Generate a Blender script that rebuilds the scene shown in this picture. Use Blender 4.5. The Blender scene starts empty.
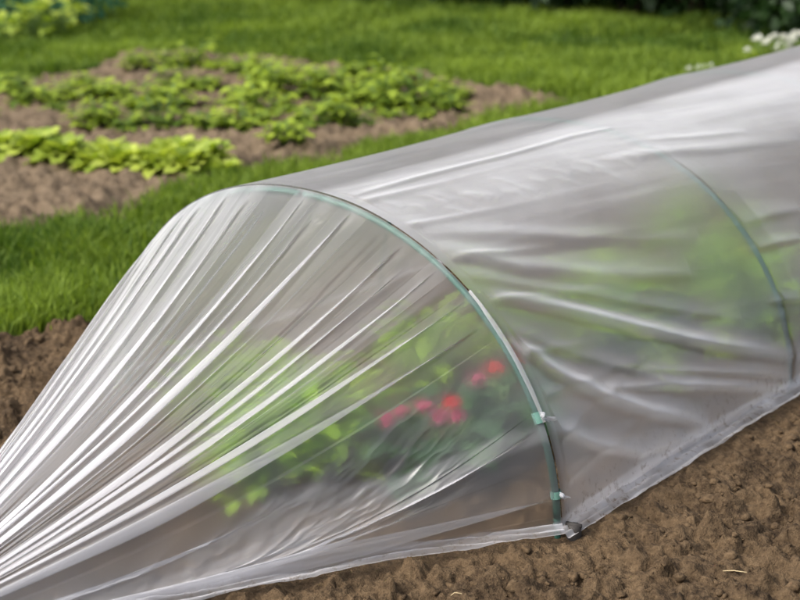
import bpy, math, random
import numpy as np
from mathutils import Vector

R = np.random.default_rng(7)
random.seed(7)
SC = bpy.context.scene
COL = SC.collection

# ------------------------------------------------------------------ camera
CAM = np.array([1.40991685, -1.352767, 0.85030523])
YAW, PITCH, ROLL, FPX = 0.73632777, 0.30953871, -0.02719057, 1400.0
RV = np.array([math.cos(YAW), math.sin(YAW), 0.0])
FV = np.array([-math.sin(YAW) * math.cos(PITCH), math.cos(YAW) * math.cos(PITCH), -math.sin(PITCH)])
UV = np.cross(RV, FV)


def ray(x, y):
    a, b = x - 400.0, y - 300.0
    c, s = math.cos(-ROLL), math.sin(-ROLL)
    a, b = a * c - b * s, a * s + b * c
    return FV + RV * a / FPX - UV * b / FPX


def gp(x, y, z=0.0):
    """world point at height z seen at a photo coordinate (800x600)"""
    d = ray(x, y)
    return CAM + d * ((z - CAM[2]) / d[2])


def proj(P):
    d = np.asarray(P) - CAM
    X, Y, Z = d @ RV, d @ UV, d @ FV
    a, b = FPX * X / Z, -FPX * Y / Z
    c, s = math.cos(ROLL), math.sin(ROLL)
    return np.stack([400 + a * c - b * s, 300 + a * s + b * c], -1)


def setup_camera():
    cd = bpy.data.cameras.new('camera')
    o = bpy.data.objects.new('camera', cd)
    COL.objects.link(o)
    from mathutils import Matrix
    c, s = math.cos(ROLL), math.sin(ROLL)
    r2 = RV * c + UV * s
    u2 = -RV * s + UV * c
    m = Matrix(((r2[0], u2[0], -FV[0], CAM[0]), (r2[1], u2[1], -FV[1], CAM[1]), (r2[2], u2[2], -FV[2], CAM[2]), (0, 0, 0, 1)))
    o.matrix_world = m
    cd.sensor_width = 36
    cd.lens = 36 * FPX / 800
    cd.clip_start = 0.05
    cd.clip_end = 500
    cd.dof.use_dof = True
    cd.dof.focus_distance = 1.78
    cd.dof.aperture_fstop = 5.0
    SC.camera = o


# ------------------------------------------------------------------ noise
def _hash(ix, iy, seed):
    h = (ix.astype(np.int64) * 374761393 + iy.astype(np.int64) * 668265263 + seed * 974634777) & 0x7FFFFFFF
    h = ((h ^ (h >> 13)) * 1274126177) & 0x7FFFFFFF
    h = h ^ (h >> 16)
    return (h & 0xFFFFFF) / float(0xFFFFFF)


def vnoise(x, y, seed=0):
    x = np.asarray(x, float); y = np.asarray(y, float)
    ix, iy = np.floor(x), np.floor(y)
    fx, fy = x - ix, y - iy
    fx = fx * fx * fx * (fx * (fx * 6 - 15) + 10); fy = fy * fy * fy * (fy * (fy * 6 - 15) + 10)
    a = _hash(ix, iy, seed); b = _hash(ix + 1, iy, seed)
    c = _hash(ix, iy + 1, seed); d = _hash(ix + 1, iy + 1, seed)
    return (a + (b - a) * fx) * (1 - fy) + (c + (d - c) * fx) * fy - 0.5


def fbm(x, y, oct=4, seed=0, gain=0.5):
    t = 0; a = 1.0
    for k in range(oct):
        t = t + a * vnoise(x * 2 ** k + 17.3 * k, y * 2 ** k - 9.1 * k, seed + k)
        a *= gain
    return t


def worley(x, y, seed=0):
    ix, iy = np.floor(x), np.floor(y)
    best = np.full(np.shape(x), 9.0); hid = np.zeros(np.shape(x))
    for dx in (-1, 0, 1):
        for dy in (-1, 0, 1):
            cx, cy = ix + dx, iy + dy
            px = cx + _hash(cx, cy, seed); py = cy + _hash(cx, cy, seed + 5)
            d = np.hypot(px - x, py - y); m = d < best
            best = np.where(m, d, best); hid = np.where(m, _hash(cx, cy, seed + 9), hid)
    return best, hid


def sstep(a, b, x):
    t = np.clip((x - a) / (b - a), 0, 1)
    return t * t * (3 - 2 * t)


# ------------------------------------------------------------------ mesh helpers
def new_mesh(name, V, faces_flat, sizes, mats, smooth=True, attrs=None, mat_idx=None):
    """fast mesh: V (n,3), faces_flat loop vertex indices, sizes per-face loop totals"""
    me = bpy.data.meshes.new(name)
    V = np.asarray(V, np.float32)
    faces_flat = np.asarray(faces_flat, np.int32).ravel(); sizes = np.asarray(sizes, np.int32)
    me.vertices.add(len(V)); me.vertices.foreach_set('co', V.ravel())
    me.loops.add(len(faces_flat)); me.loops.foreach_set('vertex_index', faces_flat)
    me.polygons.add(len(sizes))
    st = np.zeros(len(sizes), np.int32); st[1:] = np.cumsum(sizes)[:-1]
    me.polygons.foreach_set('loop_start', st)
    me.polygons.foreach_set('use_smooth', np.full(len(sizes), smooth, bool))
    for m in (mats if isinstance(mats, (list, tuple)) else [mats]):
        me.materials.append(m)
    if mat_idx is not None:
        me.polygons.foreach_set('material_index', np.asarray(mat_idx, np.int32))
    for k, v in (attrs or {}).items():
        at = me.attributes.new(k, 'FLOAT', 'POINT')
        at.data.foreach_set('value', np.asarray(v, np.float32).ravel())
    me.update(calc_edges=True)
    me.validate()
    return me


def grid_faces(nu, nv, off=0):
    i = np.arange(nu - 1)[:, None] * nv + np.arange(nv - 1)[None, :]
    f = np.stack([i, i + 1, i + nv + 1, i + nv], -1).reshape(-1, 4) + off
    return f


def link(name, me, parent=None, loc=None, rz=0.0, scale=None):
    o = bpy.data.objects.new(name, me)
    COL.objects.link(o)
    if parent is not None:
        o.parent = parent
    if loc is not None:
        o.location = loc
    o.rotation_euler[2] = rz
    if scale is not None:
        o.scale = (scale,) * 3 if np.isscalar(scale) else scale
    return o


def tag(o, label, cat, group=None):
    o['label'] = label; o['category'] = cat
    if group:
        o['group'] = group
    return o


def structure(o):
    o['kind'] = 'structure'; return o


class MB:
    """collects grids of quads into one mesh"""
    def __init__(s):
        s.V = []; s.F = []; s.n = 0; s.M = []; s.T = []

    def grid(s, P, mat=0, tint=0.0, closed=False):
        P = np.asarray(P, float); nu, nv = P.shape[:2]
        s.F.append(grid_faces(nu, nv, s.n)); s.V.append(P.reshape(-1, 3)); s.M.append(np.full((nu - 1) * (nv - 1), mat))
        s.T.append(np.full(nu * nv, tint)); s.n += nu * nv

    def tube(s, pts, rad, k=6, mat=0, tint=0.0, cap=True):
        pts = np.asarray(pts, float); n = len(pts)
        rad = np.full(n, rad, float) if np.isscalar(rad) else np.asarray(rad, float)
        tg = np.gradient(pts, axis=0); tg /= np.linalg.norm(tg, axis=1)[:, None] + 1e-12
        up = np.array([0, 0, 1.0]) if abs(tg[0][2]) < .9 else np.array([1.0, 0, 0])
        if cap:
            pts = np.vstack([pts[:1], pts, pts[-1:]]); tg = np.vstack([tg[:1], tg, tg[-1:]]); rad = np.r_[rad[0] * .02, rad, rad[-1] * .02]
        a = np.cross(tg, up); a /= np.linalg.norm(a, axis=1)[:, None] + 1e-12
        b = np.cross(tg, a)
        th = np.linspace(0, 2 * np.pi, k + 1)
        P = pts[:, None] + rad[:, None, None] * (np.cos(th)[None, :, None] * a[:, None] + np.sin(th)[None, :, None] * b[:, None])
        s.grid(P, mat, tint)

    def leaf(s, base, direc, up, L, W, droop=.3, cup=.25, nl=5, mat=0, tint=0.0, shape='ovate', wave=0.0, ph=0.0):
        d = np.asarray(direc, float); d /= np.linalg.norm(d)
        up = np.asarray(up, float); side = np.cross(d, up); side /= np.linalg.norm(side) + 1e-9
        nrm = np.cross(side, d)
        t = np.linspace(0, 1, nl)
        if shape == 'ovate':
            w = np.sin(np.pi * t ** .75) ** .8 * (1 - .25 * t); w[0] = .06; w[-1] = .02
        elif shape == 'round':
            w = np.sin(np.pi * (.1 + .86 * t)) ** .6; w[0] = .15
        else:
            w = (1 - t) ** .6; w[-1] = .03
        P = np.zeros((nl, 3, 3))
        for j, q in enumerate((-1, 0, 1)):
            P[:, j] = (np.asarray(base)[None] + d[None] * (L * t)[:, None] + side[None] * (q * W * .5 * w)[:, None]
                       + nrm[None] * (-droop * L * t ** 2 + abs(q) * cup * W * .5 * w + wave * W * np.sin(t * 9 + ph + q * 1.7) * abs(q))[:, None])
        s.grid(P, mat, tint)

    def build(s, name, mats, smooth=True):
        V = np.vstack(s.V); F = np.vstack(s.F)
        return new_mesh(name, V, F, np.full(len(F), 4), mats, smooth, {'tint': np.concatenate(s.T)}, np.concatenate(s.M))


# ------------------------------------------------------------------ materials
def mat(name):
    m = bpy.data.materials.new(name); m.use_nodes = True
    nt = m.node_tree; nt.nodes.clear()
    out = nt.nodes.new('ShaderNodeOutputMaterial')
    return m, nt, out


def N(nt, kind, **kw):
    n = nt.nodes.new(kind)
    for k, v in kw.items():
        if k.startswith('i_'):
            n.inputs[k[2:].replace('_', ' ')].default_value = v
        else:
            setattr(n, k, v)
    return n


def ramp(nt, stops):
    r = nt.nodes.new('ShaderNodeValToRGB')
    e = r.color_ramp.elements
    while len(e) < len(stops):
        e.new(.5)
    for q, (p, c) in zip(e, stops):
        q.position = p; q.color = (*c, 1)
    return r


def math_n(nt, op, a, b=None, clamp=False):
    n = nt.nodes.new('ShaderNodeMath'); n.operation = op; n.use_clamp = clamp
    for i, v in enumerate((a, b)):
        if v is None:
            continue
        if isinstance(v, (int, float)):
            n.inputs[i].default_value = v
        else:
            nt.links.new(v, n.inputs[i])
    return n.outputs[0]


def soil_mat(name, dry, wet, bright, bump=.6, sc=1.0):
    m, nt, out = mat(name); L = nt.links.new
    tc = N(nt, 'ShaderNodeTexCoord')
    n1 = N(nt, 'ShaderNodeTexNoise', i_Scale=7.0 * sc, i_Detail=6.0, i_Roughness=.6)
    n2 = N(nt, 'ShaderNodeTexNoise', i_Scale=120.0 * sc, i_Detail=5.0, i_Roughness=.65)
    n3 = N(nt, 'ShaderNodeTexNoise', i_Scale=420.0 * sc, i_Detail=3.0)
    for n in (n1, n2, n3):
        L(tc.outputs['Object'], n.inputs['Vector'])
    r1 = ramp(nt, [(.40, wet), (.54, dry)]); L(n1.outputs[0], r1.inputs[0])
    r2 = ramp(nt, [(.33, tuple(.5 * c for c in wet)), (.5, dry), (.72, bright)]); L(n2.outputs[0], r2.inputs[0])
    mx = N(nt, 'ShaderNodeMix', data_type='RGBA'); mx.inputs['Factor'].default_value = .5
    L(r1.outputs[0], mx.inputs[6]); L(r2.outputs[0], mx.inputs[7])
    b = N(nt, 'ShaderNodeBsdfPrincipled', i_Roughness=.95)
    b.inputs['Specular IOR Level'].default_value = .15
    L(mx.outputs[2], b.inputs['Base Color'])
    ad = math_n(nt, 'ADD', n2.outputs[0], math_n(nt, 'MULTIPLY', n3.outputs[0], .5))
    bp = N(nt, 'ShaderNodeBump', i_Strength=bump, i_Distance=.006)
    L(ad, bp.inputs['Height']); L(bp.outputs[0], b.inputs['Normal'])
    L(b.outputs[0], out.inputs[0])
    return m


def leaf_mat(name, c1, c2, transl=.3, rough=.5, spec=.4, obj_var=.15):
    m, nt, out = mat(name); L = nt.links.new
    at = N(nt, 'ShaderNodeAttribute', attribute_name='tint')
    oi = N(nt, 'ShaderNodeObjectInfo')
    tc = N(nt, 'ShaderNodeTexCoord')
    nz = N(nt, 'ShaderNodeTexNoise', i_Scale=40.0, i_Detail=2.0)
    L(tc.outputs['Object'], nz.inputs['Vector'])
    f = math_n(nt, 'ADD', at.outputs['Fac'], math_n(nt, 'MULTIPLY', math_n(nt, 'SUBTRACT', nz.outputs[0], .5), .6))
    f = math_n(nt, 'ADD', f, math_n(nt, 'MULTIPLY', math_n(nt, 'SUBTRACT', oi.outputs['Random'], .5), obj_var), True)
    r = ramp(nt, [(0, c1), (1, c2)]); L(f, r.inputs[0])
    b = N(nt, 'ShaderNodeBsdfPrincipled', i_Roughness=rough)
    b.inputs['Specular IOR Level'].default_value = spec
    L(r.outputs[0], b.inputs['Base Color'])
    t = N(nt, 'ShaderNodeBsdfTranslucent')
    hs = N(nt, 'ShaderNodeHueSaturation', i_Value=1.3, i_Saturation=1.1)
    L(r.outputs[0], hs.inputs['Color']); L(hs.outputs[0], t.inputs[0])
    mx = N(nt, 'ShaderNodeMixShader'); mx.inputs[0].default_value = transl
    L(b.outputs[0], mx.inputs[1]); L(t.outputs[0], mx.inputs[2]); L(mx.outputs[0], out.inputs[0])
    return m


def plain_mat(name, col, rough=.5, spec=.5, var=.12, scale=60.0):
    m, nt, out = mat(name); L = nt.links.new
    tc = N(nt, 'ShaderNodeTexCoord')
    nz = N(nt, 'ShaderNodeTexNoise', i_Scale=scale, i_Detail=3.0); L(tc.outputs['Object'], nz.inputs['Vector'])
    r = ramp(nt, [(.3, tuple(c * (1 - var) for c in col)), (.7, tuple(min(1, c * (1 + var)) for c in col))]); L(nz.outputs[0], r.inputs[0])
    b = N(nt, 'ShaderNodeBsdfPrincipled', i_Roughness=rough); b.inputs['Specular IOR Level'].default_value = spec
    L(r.outputs[0], b.inputs['Base Color']); L(b.outputs[0], out.inputs[0])
    return m


def film_mat(name, gain=1.0, rough=.22, blur=.55, alb=.80, f0=.05, f1=.45, crinkle=.35):
    """thin polythene: clear + rough-clear transmission, milky scattering that grows with slant path, Schlick gloss"""
    m, nt, out = mat(name); L = nt.links.new
    at = N(nt, 'ShaderNodeAttribute', attribute_name='haze')
    lw = N(nt, 'ShaderNodeLayerWeight', i_Blend=.5)
    face = lw.outputs['Facing']
    cosv = math_n(nt, 'MAXIMUM', math_n(nt, 'SUBTRACT', 1.0, face), .14)
    tc = N(nt, 'ShaderNodeTexCoord')
    nz = N(nt, 'ShaderNodeTexNoise', i_Scale=9.0, i_Detail=5.0, i_Roughness=.6); L(tc.outputs['Object'], nz.inputs['Vector'])
    hz = math_n(nt, 'MULTIPLY', at.outputs['Fac'], math_n(nt, 'ADD', math_n(nt, 'MULTIPLY', nz.outputs[0], .8), .6))
    hz = math_n(nt, 'MULTIPLY', hz, gain, True)
    clear = math_n(nt, 'SUBTRACT', 1.0, math_n(nt, 'MINIMUM', hz, .95))
    hz2 = math_n(nt, 'SUBTRACT', 1.0, math_n(nt, 'POWER', clear, math_n(nt, 'DIVIDE', 1.0, cosv)))
    tr = N(nt, 'ShaderNodeBsdfTransparent'); tr.inputs[0].default_value = (.96, .958, .965, 1)
    rf = N(nt, 'ShaderNodeBsdfRefraction', i_Roughness=.62, i_IOR=1.12); rf.inputs[0].default_value = (.96, .958, .965, 1)
    pas = N(nt, 'ShaderNodeMixShader'); pas.inputs[0].default_value = blur
    L(tr.outputs[0], pas.inputs[1]); L(rf.outputs[0], pas.inputs[2])
    df = N(nt, 'ShaderNodeBsdfDiffuse'); df.inputs[0].default_value = (alb * .985, alb * .978, alb * 1.01, 1)
    tl = N(nt, 'ShaderNodeBsdfTranslucent'); tl.inputs[0].default_value = (alb * .985, alb * .978, alb * 1.01, 1)
    sc = N(nt, 'ShaderNodeMixShader'); sc.inputs[0].default_value = .45
    L(df.outputs[0], sc.inputs[1]); L(tl.outputs[0], sc.inputs[2])
    body = N(nt, 'ShaderNodeMixShader'); L(hz2, body.inputs[0]); L(pas.outputs[0], body.inputs[1]); L(sc.outputs[0], body.inputs[2])
    gl = N(nt, 'ShaderNodeBsdfGlossy', i_Roughness=rough); gl.inputs[0].default_value = (1, 1, 1, 1)
    fr = math_n(nt, 'ADD', math_n(nt, 'MULTIPLY', math_n(nt, 'POWER', face, 4.0), f1), f0)
    o = N(nt, 'ShaderNodeMixShader'); L(fr, o.inputs[0]); L(body.outputs[0], o.inputs[1]); L(gl.outputs[0], o.inputs[2])
    # soil splashes and dust low on the film
    da = N(nt, 'ShaderNodeAttribute', attribute_name='dirt')
    dn = N(nt, 'ShaderNodeTexNoise', i_Scale=85.0, i_Detail=5.0, i_Roughness=.7); L(tc.outputs['Object'], dn.inputs['Vector'])
    dr = ramp(nt, [(.54, (0, 0, 0)), (.68, (1, 1, 1))]); L(dn.outputs[0], dr.inputs[0])
    dd = N(nt, 'ShaderNodeBsdfDiffuse'); dd.inputs[0].default_value = (.16, .11, .065, 1)
    om = N(nt, 'ShaderNodeMixShader'); L(math_n(nt, 'MULTIPLY', dr.outputs[0], da.outputs['Fac']), om.inputs[0])
    L(o.outputs[0], om.inputs[1]); L(dd.outputs[0], om.inputs[2]); o = om
    # fine crinkles
    cn = N(nt, 'ShaderNodeTexNoise', i_Scale=38.0, i_Detail=4.0, i_Roughness=.55); L(tc.outputs['Object'], cn.inputs['Vector'])
    bp = N(nt, 'ShaderNodeBump', i_Strength=crinkle, i_Distance=.004); L(cn.outputs[0], bp.inputs['Height'])
    for q in (df, tl, gl):
        L(bp.outputs[0], q.inputs['Normal'])
    L(o.outputs[0], out.inputs[0])
    return m


M = {}
M['soil'] = soil_mat('brown_soil', (.112, .074, .041), (.032, .021, .013), (.22, .152, .088), 1.0)
M['garden_soil'] = soil_mat('garden_soil', (.175, .128, .082), (.08, .057, .037), (.27, .205, .14), .9, sc=.6)
M['clod'] = soil_mat('soil_clod', (.112, .074, .041), (.034, .023, .014), (.22, .152, .088), sc=1.4)
M['turf'] = plain_mat('turf_base', (.045, .07, .018), .95, .1, .4, 9.0)
M['grass'] = leaf_mat('grass_blade', (.06, .115, .016), (.26, .35, .05), .35, .6, .15)
M['leaf'] = leaf_mat('broad_leaf', (.08, .14, .014), (.38, .48, .05), .35, .6, .2, .4)
M['lettuce'] = leaf_mat('lettuce_leaf', (.2, .29, .035), (.46, .53, .09), .35, .5, .25, .3)
M['bright_leaf'] = leaf_mat('bright_leaf', (.16, .32, .012), (.40, .58, .04), .4, .45, .4)
M['geranium'] = leaf_mat('dark_leaf', (.025, .07, .025), (.06, .14, .04), .25, .5, .35)
M['hedge'] = leaf_mat('hedge_leaf', (.012, .03, .009), (.035, .075, .018), .2, .5, .3)
M['teal_leaf'] = leaf_mat('blue_green_leaf', (.05, .17, .09), (.14, .32, .18), .3, .6, .2)
M['stem'] = plain_mat('green_stem', (.12, .2, .05), .6)
M['bark'] = plain_mat('brown_bark', (.09, .06, .04), .9)
M['red'] = leaf_mat('red_petal', (.6, .02, .03), (.85, .07, .07), .3, .5, .3)
M['pink'] = leaf_mat('pink_petal', (.55, .06, .17), (.8, .22, .36), .3, .5, .3)
M['orange'] = leaf_mat('orange_petal', (.7, .13, .02), (.85, .24, .04), .3, .5, .3)
M['white'] = leaf_mat('white_petal', (.75, .75, .66), (.85, .85, .8), .25, .5, .3)
M['hoop'] = plain_mat('green_plastic', (.03, .11, .078), .6, .5, .2, 30)
M['sleeve'] = plain_mat('dark_sleeve', (.016, .06, .043), .6, .5, .2, 30)
M['peg'] = plain_mat('dark_peg', (.03, .025, .022), .7)
M['straw'] = plain_mat('dry_straw', (.42, .33, .19), .8, .2, .3)
M['film'] = film_mat('clear_film', 1.0, .26, .85, .9, .045, .27)
M['film_end'] = film_mat('gathered_film', 1.0, .36, .75, .74, .035, .36, .2)
M['clipm'] = plain_mat('pale_clip', (.13, .27, .22), .45, .5, .1)
M['hem'] = film_mat('film_hem', 1.0, .3, .5, .84)

# ------------------------------------------------------------------ world, sun
def setup_light():
    w = bpy.data.worlds.new('World'); SC.world = w; w.use_nodes = True
    nt = w.node_tree; nt.nodes.clear()
    sky = nt.nodes.new('ShaderNodeTexSky'); sky.sky_type = 'NISHITA'; sky.sun_disc = False
    az, el = math.radians(SUN_AZ), math.radians(SUN_EL)
    sky.sun_elevation = el; sky.sun_rotation = az
    sky.dust_density = 5.0; sky.air_density = 1.0; sky.ozone_density = 1.0
    hs = nt.nodes.new('ShaderNodeHueSaturation'); hs.inputs['Saturation'].default_value = .5
    bg = nt.nodes.new('ShaderNodeBackground'); bg.inputs[1].default_value = SKY
    out = nt.nodes.new('ShaderNodeOutputWorld')
    nt.links.new(sky.outputs[0], hs.inputs['Color']); nt.links.new(hs.outputs[0], bg.inputs[0]); nt.links.new(bg.outputs[0], out.inputs[0])
    ld = bpy.data.lights.new('sun', 'SUN'); ld.energy = SUN; ld.angle = math.radians(14); ld.color = (1, .97, .92)
    o = bpy.data.objects.new('sun', ld); COL.objects.link(o)
    d = Vector((math.sin(az) * math.cos(el), math.cos(az) * math.cos(el), math.sin(el)))   # towards the sun
    o.rotation_euler = d.to_track_quat('Z', 'Y').to_euler()


# azimuth measured from +Y towards +X; the camera looks along azimuth -42
SUN_AZ, SUN_EL, SUN, SKY = -150.0, 50.0, 1.35, 0.125
EXPOSURE = 1.05

# ------------------------------------------------------------------ tunnel geometry
W, H, LH, NE = 0.9, 0.39062887, 0.64317433, 2.08
NH = 7
_t = np.linspace(0, np.pi, 4001)
_x = W / 2 * np.sign(np.cos(_t)) * np.abs(np.cos(_t)) ** (2 / NE); _z = H * np.abs(np.sin(_t)) ** (2 / NE)
_s = np.r_[0, np.cumsum(np.hypot(np.diff(_x), np.diff(_z)))]
PER = _s[-1]; _s /= PER


def arch(s):
    return np.interp(s, _s, _x), np.interp(s, _s, _z)


def arch_n(s):
    e = 1e-3
    x0, z0 = arch(np.clip(s - e, 0, 1)); x1, z1 = arch(np.clip(s + e, 0, 1))
    dx, dz = x1 - x0, z1 - z0; l = np.hypot(dx, dz) + 1e-12
    return dz / l, -dx / l        # outward normal (x,z)


def film_base(s, Y):
    """resting film over the hoops, sagging a little between them"""
    x, z = arch(s); nx, nz = arch_n(s)
    u = (Y / LH) % 1.0
    side = np.clip(1 - z / H, 0, 1)
    sag = (4 * u * (1 - u)) * (.001 + .024 * np.sin(np.pi * np.clip(side, 0, 1))) 
    sag = np.where(Y < 0, 0, sag)
    off = .0075 - sag
    return x + nx * off, Y + 0 * s, z + nz * off + .001


_gs, _gy = np.meshgrid(np.linspace(.005, .6, 260), np.linspace(0, LH * 3, 400), indexing='ij')
_gP = np.stack(film_base(_gs, _gy), -1); _gq = proj(_gP)


def film_uv(px, py):
    d = (_gq[..., 0] - px) ** 2 + (_gq[..., 1] - py) ** 2
    # nearest to camera among close matches
    dist = ((_gP - CAM) ** 2).sum(-1)
    sc = d + dist * 6
    i = np.unravel_index(np.argmin(sc), sc.shape)
    return _gs[i], _gy[i]


def hoop_s(px, py):
    s = np.linspace(0, 1, 2000); x, z = arch(s)
    q = proj(np.stack([x, 0 * x, z], -1))
    return s[np.argmin((q[:, 0] - px) ** 2 + (q[:, 1] - py) ** 2)]


# ------------------------------------------------------------------ ground
def poly_mask(x, y, poly):
    inside = np.zeros(np.shape(x), bool)
    n = len(poly)
    for i in range(n):
        x0, y0 = poly[i]; x1, y1 = poly[(i + 1) % n]
        c = ((y0 > y) != (y1 > y)) & (x < (x1 - x0) * (y - y0) / (y1 - y0 + 1e-12) + x0)
        inside ^= c
    return inside


def poly_sd(x, y, poly):
    d = np.full(np.shape(x), 1e9)
    n = len(poly)
    for i in range(n):
        a = np.array(poly[i]); b = np.array(poly[(i + 1) % n]); ab = b - a
        k = np.clip(((x - a[0]) * ab[0] + (y - a[1]) * ab[1]) / (ab @ ab), 0, 1)
        d = np.minimum(d, np.hypot(x - a[0] - k * ab[0], y - a[1] - k * ab[1]))
    return np.where(poly_mask(x, y, poly), d, -d)


G_px = [(-60, 236), (0, 224), (90, 213), (160, 191), (240, 171), (330, 151), (420, 131), (470, 118), (562, 100),
        (566, 92), (470, 86), (400, 70), (300, 58), (140, 50), (60, 72), (0, 84), (-60, 90)]
GPOLY = [tuple(gp(*p)[:2]) for p in G_px]
BEDX = -.84


def bed_edge(y):
    return BEDX + .05 * vnoise(y * 5, y * 0, 3) + .03 * vnoise(y * 19, y * 0, 4)


ENDP = [(.47, 0.01), (-.47, 0.01), tuple(gp(-120, 600)[:2]), tuple(gp(-120, 672)[:2])]


def soil_h(x, y):
    big = .012 * fbm(x * 4, y * 4, 3, 11)
    d, hid = worley(x * 26 + fbm(x * 30, y * 30, 2, 3) * .5, y * 26 + fbm(x * 30, y * 30, 2, 8) * .5, 21)
    lump = np.clip(.8 - d, 0, 1) ** 1.2 * (hid > .4) * hid ** 2 * .042
    d2, hid2 = worley(x * 75 + vnoise(x * 60, y * 60, 2), y * 75 + vnoise(x * 60, y * 60, 5), 31)
    lump2 = np.clip(.75 - d2, 0, 1) * hid2 * .014
    fine = .009 * fbm(x * 50, y * 50, 5, 41, .62)
    h = big + lump + lump2 + fine - .008
    flat = np.exp(-((np.abs(x) - .46) / .035) ** 2) * (y > -.05)
    h = h * (1 - .6 * flat) - .004 * flat
    m = sstep(-.02, .04, poly_sd(x, y, ENDP)) * (y < .02)
    h = h * (1 - .75 * m) - .008 * m
    e = x - bed_edge(y)
    return h - .05 * (1 - sstep(-.06, .05, e))


def axis(a0, a1, fine, lo, hi, grow=1.12):
    xs = list(np.arange(a0, a1, fine))
    st = fine; x = xs[-1]
    while x < hi:
        st *= grow; x += st; xs.append(x)
    st = fine; x = xs[0]; pre = []
    while x > lo:
        st *= grow; x -= st; pre.append(x)
    return np.array(pre[::-1] + xs)


def build_ground():
    # lawn sheet under everything
    n = 90
    ax = np.sign(np.linspace(-1, 1, n)) * np.abs(np.linspace(-1, 1, n)) ** 2.5 * 150
    X, Y = np.meshgrid(ax - 2, ax + 3, indexing='ij')
    me = new_mesh('lawn', np.stack([X, Y, -.03 + 0 * X], -1).reshape(-1, 3), grid_faces(n, n), np.full((n - 1) ** 2, 4), M['turf'])
    structure(link('lawn', me))
    # soil bed
    xs = axis(-.92, .9, .0035, -1.05, 4.0); ys = axis(-.62, 1.1, .0038, -4.0, 6.0)
    X, Y = np.meshgrid(xs, ys, indexing='ij'); Z = soil_h(X, Y)
    nu, nv = X.shape
    me = new_mesh('soil_bed', np.stack([X, Y, Z], -1).reshape(-1, 3), grid_faces(nu, nv)[:, ::-1], np.full((nu - 1) * (nv - 1), 4), M['soil'])
    structure(link('soil_bed', me))
    # vegetable patch
    P = np.array(GPOLY)
    xs = np.arange(P[:, 0].min() - .1, P[:, 0].max() + .1, .014); ys = np.arange(P[:, 1].min() - .1, P[:, 1].max() + .1, .014)
    X, Y = np.meshgrid(xs, ys, indexing='ij')
    Z = garden_h(X, Y); nu, nv = X.shape
    me = new_mesh('vegetable_bed', np.stack([X, Y, Z], -1).reshape(-1, 3), grid_faces(nu, nv)[:, ::-1], np.full((nu - 1) * (nv - 1), 4), M['garden_soil'])
    structure(link('vegetable_bed', me))


def garden_h(x, y):
    sd = poly_sd(x, y, GPOLY) + .09 * fbm(x * 4, y * 4, 4, 60)
    d, hid = worley(x * 22 + vnoise(x * 20, y * 20, 1) * .6, y * 22 + vnoise(x * 20, y * 20, 2) * .6, 71)
    h = .03 * fbm(x * 2.2, y * 2.2, 3, 51) + np.clip(.75 - d, 0, 1) * (hid > .5) * hid * .03 + .035 * fbm(x * 34, y * 34, 4, 81, .7)
    return h * .8 - .07 * (1 - sstep(-.08, .06, sd))


def ico(sub):
    import bmesh
    bm = bmesh.new(); bmesh.ops.create_icosphere(bm, subdivisions=sub, radius=1)
    V = np.array([v.co[:] for v in bm.verts]); F = np.array([[v.index for v in f.verts] for f in bm.faces]); bm.free()
    return V, F


def build_clods():
    VA, FA = ico(2); VB, FB = ico(1)
    Vs = []; Fs = []; n = 0
    cnt = 9000
    main = R.random(cnt) < .75
    CX = np.where(main, R.uniform(-.2, .95, cnt), R.uniform(-.86, -.2, cnt)); CY = np.where(main, R.uniform(-.6, 1.0, cnt), R.uniform(-.55, .7, cnt))
    CZ = soil_h(CX, CY); INP = poly_sd(CX, CY, ENDP) > -.012
    for i in range(cnt):
        x, y, z = CX[i], CY[i], CZ[i]
        r = .0014 + .0075 * R.random() ** 7 if i % 110 else R.uniform(.008, .014)
        V0, F0 = (VA, FA) if r > .0028 else (VB, FB)
        if (abs(x) < .485 and y > -.03) or INP[i]:
            continue
        k = R.normal(size=(3, 3)) * 1.6; ph = R.uniform(0, 6, 3)
        dsp = 1 + .2 * np.sin(V0 @ k.T + ph).sum(1) + .12 * np.sin(V0 @ (k.T * 2.7) + ph).sum(1)
        v = V0 * dsp[:, None] * r * np.array([R.uniform(.8, 1.5), R.uniform(.8, 1.4), R.uniform(.55, .9)])
        a = R.uniform(0, 6.28); c, s = math.cos(a), math.sin(a)
        v = v @ np.array([[c, -s, 0], [s, c, 0], [0, 0, 1]])
        Vs.append(v + np.array([x, y, z - r * .1])); Fs.append(F0 + n); n += len(V0)
    V = np.vstack(Vs); F = np.vstack(Fs)
    me = new_mesh('soil_clods', V, F, np.full(len(F), 3), M['clod'])
    o = link('soil_clods', me); o['kind'] = 'stuff'
    tag(o, 'loose brown soil crumbs scattered over the bare bed beside the tunnel', 'soil crumbs')


def build_debris():
    b = MB()
    for i in range(36):
        x = R.uniform(-.1, .9); y = R.uniform(-.55, .9)
        if (abs(x) < .5 and y > -.03) or poly_sd(np.array([x]), np.array([y]), ENDP)[0] > -.02:
            continue
        z = float(soil_h(np.array([x]), np.array([y]))[0]) + .002; a = R.uniform(0, 6.28); L_ = R.uniform(.004, .02) * (1 if R.random() < .8 else 2)
        d = np.array([math.cos(a), math.sin(a), R.uniform(-.1, .35)]) * L_; k = R.normal(size=3) * .002
        b.tube([[x, y, z], np.array([x, y, z]) + d * .5 + k, np.array([x, y, z]) + d], R.uniform(.0003, .0008), 4, 0, R.random())
    o = link('straw_bits', b.build('straw_bits', M['straw'])); o['kind'] = 'stuff'
    tag(o, 'pale bits of straw and root lying on the brown soil', 'straw')


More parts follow.
